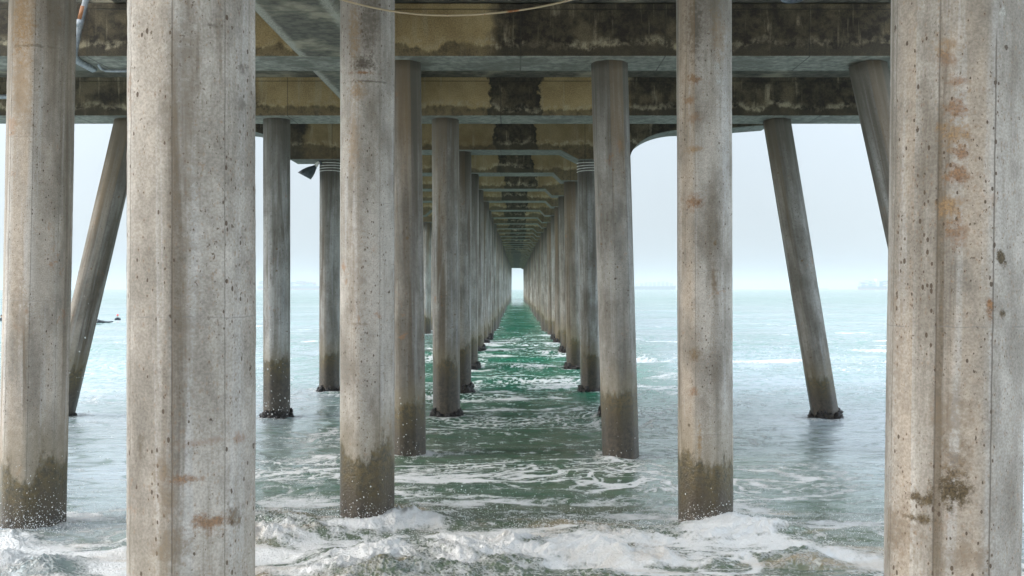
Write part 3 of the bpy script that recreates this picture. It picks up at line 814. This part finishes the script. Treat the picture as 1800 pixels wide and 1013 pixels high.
# cap beams
def cap(n):
    z = cap_z(n); y0 = 16.8 + SP*(n - 1); h = 0.90
    if n <= 2:
        xa, xb = (-13.0, 11.2) if n == 2 else (-14.0, 14.0)
        pts = [(xa, 0), (xb, 0), (xb, h), (xa, h)]
    elif n == 3:
        def arm(s):
            pr = []
            for k in range(0, 13):
                a = k/12*math.pi/2
                pr.append((4.93 + 1.5*(1 - math.cos(a)), -0.27 + 0.84*math.sin(a)))
            pr += [(7.6, 0.62), (9.0, 0.73)]
            return [(CX + s*u, v) for u, v in pr]
        right = arm(1); left = arm(-1)
        pts = [(-5.08, -0.27), (-4.60, 0), (1.27, 0), (1.79, -0.27)] + right + [(CX + 9.0, h)] + [(CX - 9.0, h)] + list(reversed(left))
    else:
        j = 0.1*math.sin(n*2.3)
        pts = [(-6.5, -0.27), (-4.83+j, -0.27), (-4.56, 0), (1.27+j, 0), (1.55+j, -0.27), (3.22, -0.27), (3.22, h), (-6.5, h)]
    bm = bmesh.new()
    add_prism_y(bm, pts, 0, 1.1)
    bmesh.ops.recalc_face_normals(bm, faces=bm.faces)
    bmesh.ops.bevel(bm, geom=list(bm.edges), offset=0.012, segments=1, affect='EDGES')
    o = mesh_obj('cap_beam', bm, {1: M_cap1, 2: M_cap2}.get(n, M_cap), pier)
    o.location = (0, y0, z)
    return o
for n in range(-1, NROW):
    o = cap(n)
    if n == 1: o['label'] = 'nearest visible cap beam, ochre on the left and sooty black on the right'
    if n == 2: o['label'] = 'second cap beam with a dark square patch between two ochre panels'
    if n == 3: o['label'] = 'third cap beam with curved arms at both ends'

bm = bmesh.new()
add_box(bm, -14, 14, 16.85, 29.0, cap_z(2) + 0.885, cap_z(2) + 1.25)
add_box(bm, -6.8, 6.3, -5.0, 16.85, cap_z(2) + 0.881, cap_z(2) + 1.25)  # unseen stretch of deck, outline chosen for the skylight it lets in
mesh_obj('wide_deck', bm, M_deck, pier)
bm = bmesh.new()
yE = 17 + SP*(NROW - 1) + 1.5
zA, zB = cap_z(3) + 0.88, cap_z(NROW) + 0.86
add_prism_y(bm, [(-7.2, 0), (3.9, 0), (3.9, 0.35), (-7.2, 0.35)], 29.0, yE)
for v in bm.verts: v.co.z += zA + (zB - zA) * (v.co.y - 29)/(yE - 29)
mesh_obj('narrow_deck', bm, M_deck, pier)
for n in (-1, 0, 1):
    y0, y1 = 16.8 + SP*(n-1) + 1.095, 16.8 + SP*n + 0.005
    z0, z1 = cap_z(n) + 0.006, cap_z(n+1) + 0.006
    bm = bmesh.new()
    add_prism_y(bm, [(-3.66, 0), (-2.55, 0), (-2.45, 0.09), (-2.45, 0.9), (-3.76, 0.9), (-3.76, 0.09)], y0, y1)
    for v in bm.verts: v.co.z += z0 + (z1 - z0)*(v.co.y - y0)/(y1 - y0)
    mesh_obj('girder', bm, M_deck, pier)

# ------------------------------------------------------------------ straps and floodlights
def strap_set(pile, p, n=4):
    ztop = p['zt'] + 1.6
    for k in range(n):
        bm = bmesh.new()
        z = ztop - 0.045 - 0.085*k
        rr = p['r']*1.012
        pts = [(math.cos(a)*rr, math.sin(a)*rr, z + 0.012*math.sin(a + k)) for a in np.linspace(0, 2*math.pi, 33)]
        add_tube(bm, pts, 0.013, 6)
        mesh_obj('strap', bm, M_strap, pile, smooth=True)
for p, o in piles_by_key:
    if p['label'] and 'four pale straps' in p['label']: strap_set(o, p)

def floodlight(label, loc, rot, s=1.0):
    t = thing('floodlight', label, 'floodlight', loc, 'floodlights under the pier')
    t.rotation_euler = rot; t.scale = (s, s, s)
    # scoop-shaped shade opening towards -X and down
    bm = bmesh.new()
    secs = [(0.00, 0.08, 0.0), (0.06, 0.11, 0.0), (0.16, 0.18, -0.015), (0.30, 0.24, -0.05), (0.44, 0.27, -0.09)]
    rings = []
    for d, r, dz in secs:
        rings.append([bm.verts.new((-d - (0.09*d/0.44)*math.sin(a), math.cos(a)*r, dz*0.3 + math.sin(a)*r*0.72)) for a in np.linspace(0, 2*math.pi, 25)[:-1]])
    for a, b in zip(rings, rings[1:]):
        for k in range(24): bm.faces.new((a[k], b[k], b[(k+1) % 24], a[(k+1) % 24]))
    bm.faces.new(rings[0])
    o = mesh_obj('lamp_shade', bm, M_lamp, t, smooth=True)
    sm = o.modifiers.new('thick', 'SOLIDIFY'); sm.thickness = 0.012
    bm = bmesh.new()
    bmesh.ops.create_uvsphere(bm, u_segments=16, v_segments=8, radius=0.11, matrix=Matrix.Translation((-0.2, 0, -0.03)) @ Matrix.Diagonal((0.4, 1, 0.7, 1)))
    mesh_obj('lens', bm, M_glass, t, smooth=True)
    bm = bmesh.new()
    add_tube(bm, [(0.0, 0, 0), (0.06, 0, 0.035), (0.13, 0, 0.05), (0.2, 0, 0.05)], [0.06, 0.055, 0.045, 0.04], 12)
    mesh_obj('knuckle', bm, M_strap, t, smooth=True)
    bm = bmesh.new()
    add_box(bm, 0.17, 0.21, -0.07, 0.07, -0.06, 0.14)
    mesh_obj('bracket', bm, M_lamp, t)
    return t
floodlight('dark scoop shaded floodlight strapped near the top of a pile, left of centre', (PX(556, 29.1) - 0.02, 29.1, PZ(293, 29.1)), (R(0), R(-36), R(0)), 0.98)
floodlight('floodlight at the top edge, its pale shade rim showing against the sooty cap beam', (3.10, 11.75, 6.70), (R(20), R(-58), R(150)), 0.9)

# hose hung across the open bay
d = 10.55
bm = bmesh.new()
cp = []
for px in range(540, 1092, 12):
    u = (px - 800) / 200.0
    py = 27.5 - 27.5*(u*u) if px < 800 else 27.5 - 27.5*u*u
    cp.append((PX(px, d), d + 0.02*math.sin(px*0.02), min(PZ(py, d), 6.78)))
add_tube(bm, cp, 0.0105, 8)
tag(mesh_obj('hose', bm, M_hose, smooth=True), 'thin rust streaked hose sagging across the top of the open bay', 'hose')

# conduit run on the first visible cap beam, far left
t = thing('conduit', 'grey conduit with a rusty sleeve bending under the cap beam, between the two leftmost piles', 'pipe', (PX(140, 16.7), 16.7, 6.8))
base = Vector(t.location)
def V(px, py, d): return Vector((PX(px, d), d, PZ(py, d))) - base
bm = bmesh.new()
add_tube(bm, [V(162, -60, 16.68), V(151, 0, 16.68), V(139, 50, 16.68), V(131, 92, 16.68), V(131, 100, 16.72), V(136, 106, 16.95), V(150, 114, 17.3), V(166, 122, 17.75)], 0.050, 12)
mesh_obj('pipe', bm, M_pipe, t, smooth=True)
bm = bmesh.new()
add_tube(bm, [V(120, 98, 16.80), V(131, 108, 16.95), V(148, 117, 17.3), V(163, 125, 17.75)], 0.028, 10)
mesh_obj('small_pipe', bm, M_pipe, t, smooth=True)
bm = bmesh.new()
add_tube(bm, [V(173, 109, 17.35), V(174, 116, 17.5), V(178, 121, 17.62), V(186, 124.5, 17.7), V(200, 125, 17.7), V(280, 124, 17.7)], 0.026, 10)
mesh_obj('small_pipe', bm, M_pipe, t, smooth=True)
bm = bmesh.new()
add_tube(bm, [V(147.5, 12, 16.68), V(142, 35, 16.68)], 0.054, 12)
mesh_obj('rusty_sleeve', bm, M_rustpipe, t, smooth=True)
bm = bmesh.new()
add_tube(bm, [V(141.5, 36, 16.68), V(138.3, 49, 16.68)], 0.062, 12)
mesh_obj('coupling', bm, M_pipe, t, smooth=True)
bm = bmesh.new()
add_tube(bm, [(PX(-60, 22.7), 22.72, PZ(170, 22.7)), (PX(28, 22.7), 22.72, PZ(170, 22.7)), (PX(40, 22.7), 22.72, PZ(166, 22.7)), (PX(44, 22.7), 22.74, PZ(120, 22.7))], 0.055, 12)
tag(mesh_obj('water_pipe', bm, M_pipe, smooth=True), 'short pale horizontal pipe on the second cap beam at the left photo edge', 'pipe')

# ------------------------------------------------------------------ surfers waiting off the left side
M_wet = mat_plain('black_wetsuit', (0.012, 0.016, 0.022), (0.03, 0.038, 0.048), 0.5)
M_skin = mat_plain('skin', (0.42, 0.24, 0.16), (0.5, 0.3, 0.2), 0.5, 20)
M_cap_red = mat_plain('red_swim_cap', (0.75, 0.03, 0.05), (0.85, 0.06, 0.09), 0.5)
M_hair = mat_plain('brown_hair', (0.03, 0.02, 0.015), (0.08, 0.05, 0.035), 0.7)
M_board = mat_plain('surfboard_foam', (0.55, 0.6, 0.62), (0.7, 0.74, 0.75), 0.3)

def skin_body(name, joints, edges, radii, mat, parent):
    me = bpy.data.meshes.new(name)
    me.from_pydata(joints, edges, [])
    o = link(bpy.data.objects.new(name, me), parent)
    sk = o.modifiers.new('skin', 'SKIN')
    for v, r in zip(me.skin_vertices[0].data, radii): v.radius = (r, r)
    me.skin_vertices[0].data[0].use_root = True
    sb = o.modifiers.new('sub', 'SUBSURF'); sb.levels = sb.render_levels = 2
    dg = bpy.context.evaluated_depsgraph_get()
    me2 = bpy.data.meshes.new_from_object(o.evaluated_get(dg))
    o.modifiers.clear()
    o.data = me2
    me2.materials.clear(); me2.materials.append(mat)
    me2.shade_smooth()
    return o

def head_mesh(parent, c, hairmat, yaw=0.0):
    bm = bmesh.new()
    bmesh.ops.create_uvsphere(bm, u_segments=16, v_segments=12, radius=1.0, matrix=Matrix.Diagonal((0.075, 0.095, 0.115, 1)))
    for v in bm.verts:
        if v.co.y < -0.05 and abs(v.co.x) < 0.02 and -0.04 < v.co.z < 0.01: v.co.y -= 0.022      # nose
        if v.co.z < -0.05: v.co.x *= 0.82; v.co.y *= 0.9
    for s in (-1, 1):
        bmesh.ops.create_icosphere(bm, subdivisions=1, radius=1, matrix=Matrix.Translation((s*0.076, 0, -0.01)) @ Matrix.Diagonal((0.012, 0.02, 0.03, 1)))
    o = mesh_obj('head', bm, M_skin, parent, smooth=True)
    o.location = c; o.rotation_euler = (0, 0, yaw)
    bm = bmesh.new()
    bmesh.ops.create_uvsphere(bm, u_segments=16, v_segments=12, radius=1.0, matrix=Matrix.Translation((0, 0.012, 0.018)) @ Matrix.Diagonal((0.086, 0.102, 0.118, 1)))
    dl = [v for v in bm.verts if v.co.z < 0.0 and v.co.y < 0.03 or v.co.z < -0.06]
    bmesh.ops.delete(bm, geom=dl, context='VERTS')
    h = mesh_obj('swim_cap' if hairmat is M_cap_red else 'hair', bm, hairmat, o, smooth=True)
    h.modifiers.new('t', 'SOLIDIFY').thickness = 0.008
    return o

def board(label, loc, rz, pitch):
    bm = bmesh.new()
    n = 20; L = 2.1; rings = []
    for i in range(n + 1):
        u = i/n; y = (u - 0.5)*L
        w = 0.26*(max(0.0, math.sin(math.pi*(u*0.94 + 0.03)))**0.55)
        th = 0.032*(math.sin(math.pi*(u*0.9 + 0.05))**0.5)
        zz = 0.10*max(0, u - 0.6)**1.5*2
        rings.append([bm.verts.new((w*math.cos(a), y, zz + th*math.sin(a))) for a in np.linspace(0, 2*math.pi, 13)[:-1]])
    for a, b in zip(rings, rings[1:]):
        for k in range(12): bm.faces.new((a[k], a[(k+1) % 12], b[(k+1) % 12], b[k]))
    bm.faces.new(list(reversed(rings[0]))); bm.faces.new(rings[-1])
    o = mesh_obj('surfboard', bm, M_board, smooth=True)
    o.location = loc; o.rotation_euler = (pitch, 0, rz)
    return tag(o, label, 'surfboard', 'surfboards under the waiting surfers')

def sitter(label, px, d, hairmat, yaw, blabel, lean=0.1):
    x = PX(px, d); z = sea_z(x, d) - 0.36
    t = thing('person', label, 'person', (x, d, z), 'surfers off the left side')
    t.rotation_euler = (0, 0, yaw)
    J = [(0, 0, 0.02), (0, -lean*0.5, 0.28), (0, -lean, 0.50), (0, -lean*1.1, 0.60),
         (0.19, -lean, 0.47), (0.26, -lean-0.08, 0.24), (0.20, -lean-0.28, 0.08),
         (-0.19, -lean, 0.47), (-0.26, -lean-0.08, 0.24), (-0.20, -lean-0.28, 0.08),
         (0.14, -0.05, 0.0), (0.32, -0.38, -0.02), (0.36, -0.42, -0.40),
         (-0.14, -0.05, 0.0), (-0.32, -0.38, -0.02), (-0.36, -0.42, -0.40)]
    E = [(0,1),(1,2),(2,3),(2,4),(4,5),(5,6),(2,7),(7,8),(8,9),(0,10),(10,11),(11,12),(0,13),(13,14),(14,15)]
    Rr = [0.15, 0.13, 0.15, 0.06, 0.075, 0.055, 0.038, 0.075, 0.055, 0.038, 0.10, 0.075, 0.05, 0.10, 0.075, 0.05]
    skin_body('body', J, E, Rr, M_wet, t)
    head_mesh(t, (0, -lean*1.25, 0.74), hairmat, 0.3)
    board(blabel, (x, d, z - 0.10), yaw + math.pi, R(-6))
    return t
sitter('surfer with brown hair sitting low in the water at the left edge of the photo', 3.0, 92.0, M_hair, R(20), 'surfboard under the brown haired surfer at the left edge')
sitter('surfer in a red swim cap sitting on a board beyond the leaning pile', 206, 90.0, M_cap_red, R(35), 'surfboard under the red capped surfer', 0.18)
def paddler():
    d = 84.0; x = PX(180, d); z = sea_z(x, d)
    t = thing('person', 'dark haired surfer lying on a board and paddling, left of the red capped surfer', 'person', (x, d, z), 'surfers off the left side')
    t.rotation_euler = (0, 0, R(-35))
    J = [(0, 0.0, 0.08), (0, -0.28, 0.12), (0, -0.52, 0.24), (0, -0.60, 0.34),
         (0.19, -0.52, 0.22), (0.32, -0.72, 0.06), (0.26, -0.98, -0.06),
         (-0.19, -0.52, 0.22), (-0.34, -0.38, 0.10), (-0.34, -0.12, -0.05),
         (0.10, 0.12, 0.06), (0.12, 0.55, 0.05), (0.12, 0.95, 0.10),
         (-0.10, 0.12, 0.06), (-0.12, 0.55, 0.05), (-0.12, 0.95, 0.07)]
    E = [(0,1),(1,2),(2,3),(2,4),(4,5),(5,6),(2,7),(7,8),(8,9),(0,10),(10,11),(11,12),(0,13),(13,14),(14,15)]
    Rr = [0.15, 0.13, 0.15, 0.06, 0.075, 0.055, 0.038, 0.075, 0.055, 0.038, 0.10, 0.07, 0.045, 0.10, 0.07, 0.045]
    skin_body('body', J, E, Rr, M_wet, t)
    head_mesh(t, (0, -0.68, 0.44), M_hair, 0.0)
    board('surfboard under the paddling surfer', (x + 0.15, d, z - 0.05), R(145), R(-2))
paddler()

# ------------------------------------------------------------------ ships at anchor in the haze
M_hull = mat_plain('dark_ship_paint', (0.06, 0.08, 0.12), (0.09, 0.11, 0.15), 0.6, 0.02)
M_boot = mat_plain('red_boot_paint', (0.30, 0.07, 0.06), (0.36, 0.10, 0.08), 0.6, 0.02)
M_white = mat_plain('ship_white', (0.6, 0.62, 0.62), (0.7, 0.7, 0.7), 0.5, 0.05)
BOXC = [mat_plain('container_' + n, c, tuple(min(1, k*1.2) for k in c), 0.6, 0.1) for n, c in
        (('blue', (0.05, 0.12, 0.28)), ('rust', (0.30, 0.09, 0.05)), ('grey', (0.3, 0.32, 0.34)), ('green', (0.06, 0.2, 0.16)), ('white', (0.6, 0.6, 0.58)))]
def ship(name, label, cat, px0, px1, d, hull_h, stack, bridge_at, seed, flip=False, boot=True, deckhouse=0.0):
    x0, x1 = PX(px0, d), PX(px1, d)
    L = x1 - x0; Bm = max(8, L*0.13)
    t = thing(name, label, cat, ((x0 + x1)/2, d, 0), 'ships anchored in the haze')
    if flip: t.rotation_euler = (0, 0, math.pi)
    def hull(z0, z1, f0, f1):
        bm = bmesh.new()
        n = 24; lo, hi = [], []
        prof = []
        for i in range(n + 1):
            u = i/n
            w = Bm/2*min(1, (u/0.06)**0.5 if u < 0.06 else 1)*(1 if u < 0.8 else math.cos((u - 0.8)/0.2*math.pi/2*0.97))
            prof.append((u, w))
        def ring(z, f):
            rake = 0.03*L*f
            sheer = (hull_h*0.28 if z == z1 and f1 > 0.9 else 0)
            pts = [(-L/2 + u*(L + rake) - rake*0.3, -w, z + sheer*max(0, u - 0.88)/0.12) for u, w in prof]
            pts += [(-L/2 + u*(L + rake) - rake*0.3, w, z + sheer*max(0, u - 0.88)/0.12) for u, w in reversed(prof)]
            return [bm.verts.new(q) for q in pts]
        a, b = ring(z0, f0), ring(z1, f1)
        m = len(a)
        for k in range(m): bm.faces.new((a[k], a[(k+1) % m], b[(k+1) % m], b[k]))
        bm.faces.new(list(reversed(a))); bm.faces.new(b)
        return bm
    mesh_obj('hull', hull(hull_h*0.3 if boot else -2.0, hull_h, 0.3 if boot else 0, 1.0), M_hull, t)
    if boot: mesh_obj('boot_stripe', hull(-3.0, hull_h*0.299, 0.0, 0.3), M_boot, t)
    rg = random.Random(seed)
    if stack > 0:
        bay = 13.5
        nb = int(L*0.86/bay)
        bms = [bmesh.new() for _ in BOXC]
        for b in range(nb):
            xx = -L/2 + L*0.03 + b*bay
            if abs(xx + bay/2 - (-L/2 + bridge_at*L)) < 11: continue
            for c in range(6):
                tiers = max(1, stack - rg.randint(0, 2) - (2 if b > nb - 3 else 0))
                yy = -Bm*0.46 + c*Bm*0.92/6
                for k in range(tiers):
                    bb = rg.choice(bms)
                    add_box(bb, xx, xx + 12.6, yy, yy + Bm*0.92/6 - 0.25, hull_h + 0.3 + k*2.75, hull_h + 0.3 + k*2.75 + 2.6)
        for bb, m in zip(bms, BOXC):
            if len(bb.verts): mesh_obj('containers', bb, m, t)
            else: bb.free()
    bx = -L/2 + bridge_at*L
    bm = bmesh.new()
    hh = deckhouse or (stack*2.75 + 7)
    ww = min(10, L*0.08)
    add_box(bm, bx - ww/2, bx + ww/2, -Bm*0.45, Bm*0.45, hull_h + 0.002, hull_h + hh*0.85)
    add_box(bm, bx - ww*0.4, bx + ww*0.5, -Bm*0.52, Bm*0.52, hull_h + hh*0.85 + 0.002, hull_h + hh)
    mesh_obj('bridge', bm, M_white, t)
    bm = bmesh.new()
    add_tube(bm, [(bx, 0, hull_h + hh), (bx, 0, hull_h + hh + 7)], [0.7, 0.3], 8)
    add_tube(bm, [(bx, -3, hull_h + hh + 4), (bx, 3, hull_h + hh + 4)], 0.25, 6)
    mesh_obj('mast', bm, M_white, t)
    return t
ship('container_ship', 'hazy container ship low on the horizon, left of the photo behind two piles', 'ship', 453, 571, 4000, 13, 8, 0.32, 5)
ship('container_ship', 'hazy container ship with a reddish waterline, by the nearest right pile', 'ship', 1508, 1640, 3800, 12, 8, 0.25, 6)
t = ship('cargo_ship', 'faint ship with uneven deck load, right of the leaning lane pile', 'ship', 1113, 1187, 4000, 13, 0, 0.12, 7, boot=False, deckhouse=22)
bm = bmesh.new()
rg = random.Random(4)
L = PX(1187, 4000) - PX(1113, 4000)
for k in range(9):
    u = (k + 0.7)/10
    hh = 7 + 11*math.sin(u*math.pi)**0.8*rg.uniform(0.6, 1)
    add_box(bm, -L/2 + u*L, -L/2 + u*L + L*0.07, -7, 7, 13.01, 13 + hh*1.2)
mesh_obj('deck_cargo', bm, BOXC[2], t)
ship('coaster', 'tiny faint vessel on the horizon beside the raking pile', 'boat', 1436, 1457, 4400, 4, 0, 0.3, 9, boot=False, deckhouse=5)

# ------------------------------------------------------------------ flying spray over the surge
def build_spray():
    rg = np.random.RandomState(12)
    pts, rad = [], []
    def burst(x, y, sx, sy, n, h, smin=0.002, smax=0.0075, lift=0.0):
        for _ in range(n):
            px, py = x + rg.normal()*sx, y + rg.normal()*sy
            u = rg.uniform()
            pz = sea_z(px, py) + lift + h*rg.exponential(0.33)
            pts.append((px, py, pz)); rad.append(smin + (smax - smin)*rg.uniform()**3.2)
    for _ in range(60):                               # broad mist over the surge front
        x = rg.uniform(-3.5, 4.2); y = 11.1 + rg.normal()*0.6
        burst(x, y, 0.32, 0.25, 300, 0.17, 0.0012, 0.0048)
    for _ in range(26):
        x = rg.uniform(-7.0, 8.0); y = rg.uniform(9.3, 12.4)
        burst(x, y, 0.34, 0.22, 300, 0.15, 0.0012, 0.0045)
    burst(PX(58, 11.2), 10.95, 0.28, 0.12, 800, 0.5)      # thrown up the foot of the edge pile
    burst(PX(150, 11.2), 11.0, 0.35, 0.2, 800, 0.5)
    burst(PX(640, 11.0), 10.85, 0.26, 0.10, 450, 0.3)
    burst(PX(1240, 11.0), 10.9, 0.22, 0.10, 220, 0.22)
    burst(PX(720, 17), 16.9, 0.25, 0.12, 70, 0.8, 0.004, 0.011)
    burst(PX(1090, 17), 16.9, 0.25, 0.12, 30, 0.5, 0.004, 0.010)
    burst(PX(486, 23), 22.8, 0.22, 0.12, 90, 1.5, 0.006, 0.019)
    burst(PX(130, 20), 20.5, 0.22, 0.12, 26, 2.4, 0.006, 0.018)
    burst(PX(820, 12), 12.2, 1.2, 1.0, 240, 0.5, 0.003, 0.010)
    pts_, rad_ = np.array(pts), np.array(rad)
    n = len(pts_)
    o6 = np.array([(1,0,0),(-1,0,0),(0,1,0),(0,-1,0),(0,0,1),(0,0,-1)], float)
    f8 = np.array([(0,2,4),(2,1,4),(1,3,4),(3,0,4),(2,0,5),(1,2,5),(3,1,5),(0,3,5)])
    st = np.stack([rad_, rad_, rad_*rg.uniform(0.8, 1.6, n)], 1)
    vv = (pts_[:, None, :] + o6[None]*st[:, None, :]).reshape(-1, 3)
    ff = (f8[None] + (np.arange(n)*6)[:, None, None]).reshape(-1, 3)
    me = bpy.data.meshes.new('sea_spray')
    me.vertices.add(len(vv)); me.vertices.foreach_set('co', vv.ravel().astype(np.float32))
    me.loops.add(len(ff)*3); me.loops.foreach_set('vertex_index', ff.ravel().astype(np.int32))
    me.polygons.add(len(ff)); me.polygons.foreach_set('loop_start', (np.arange(len(ff))*3).astype(np.int32))
    me.update(calc_edges=True); me.shade_smooth()
    t = NT('spray_droplets')
    me.materials.append(t.done((0.86, 0.88, 0.89), 0.3))
    tag(link(bpy.data.objects.new('sea_spray', me)), 'white droplets thrown up over the surge and round the pile feet', 'spray', kind='stuff')
build_spray()

# ------------------------------------------------------------------ sea haze
bm = bmesh.new()
add_box(bm, -9500, 9500, -6500, 9500, -6.0, 60.0)
hm = bpy.data.materials.new('sea_haze')
hm.use_nodes = True
hn = hm.node_tree.nodes; hn.clear()
ho = hn.new('ShaderNodeOutputMaterial'); hv = hn.new('ShaderNodeVolumePrincipled')
hv.inputs['Color'].default_value = (0.60, 0.635, 0.665, 1)
hv.inputs['Density'].default_value = 0.00032
hv.inputs['Anisotropy'].default_value = 0.0
hm.node_tree.links.new(hv.outputs[0], ho.inputs['Volume'])
tag(mesh_obj('haze', bm, hm), kind='stuff', label='pale sea haze', cat='haze')
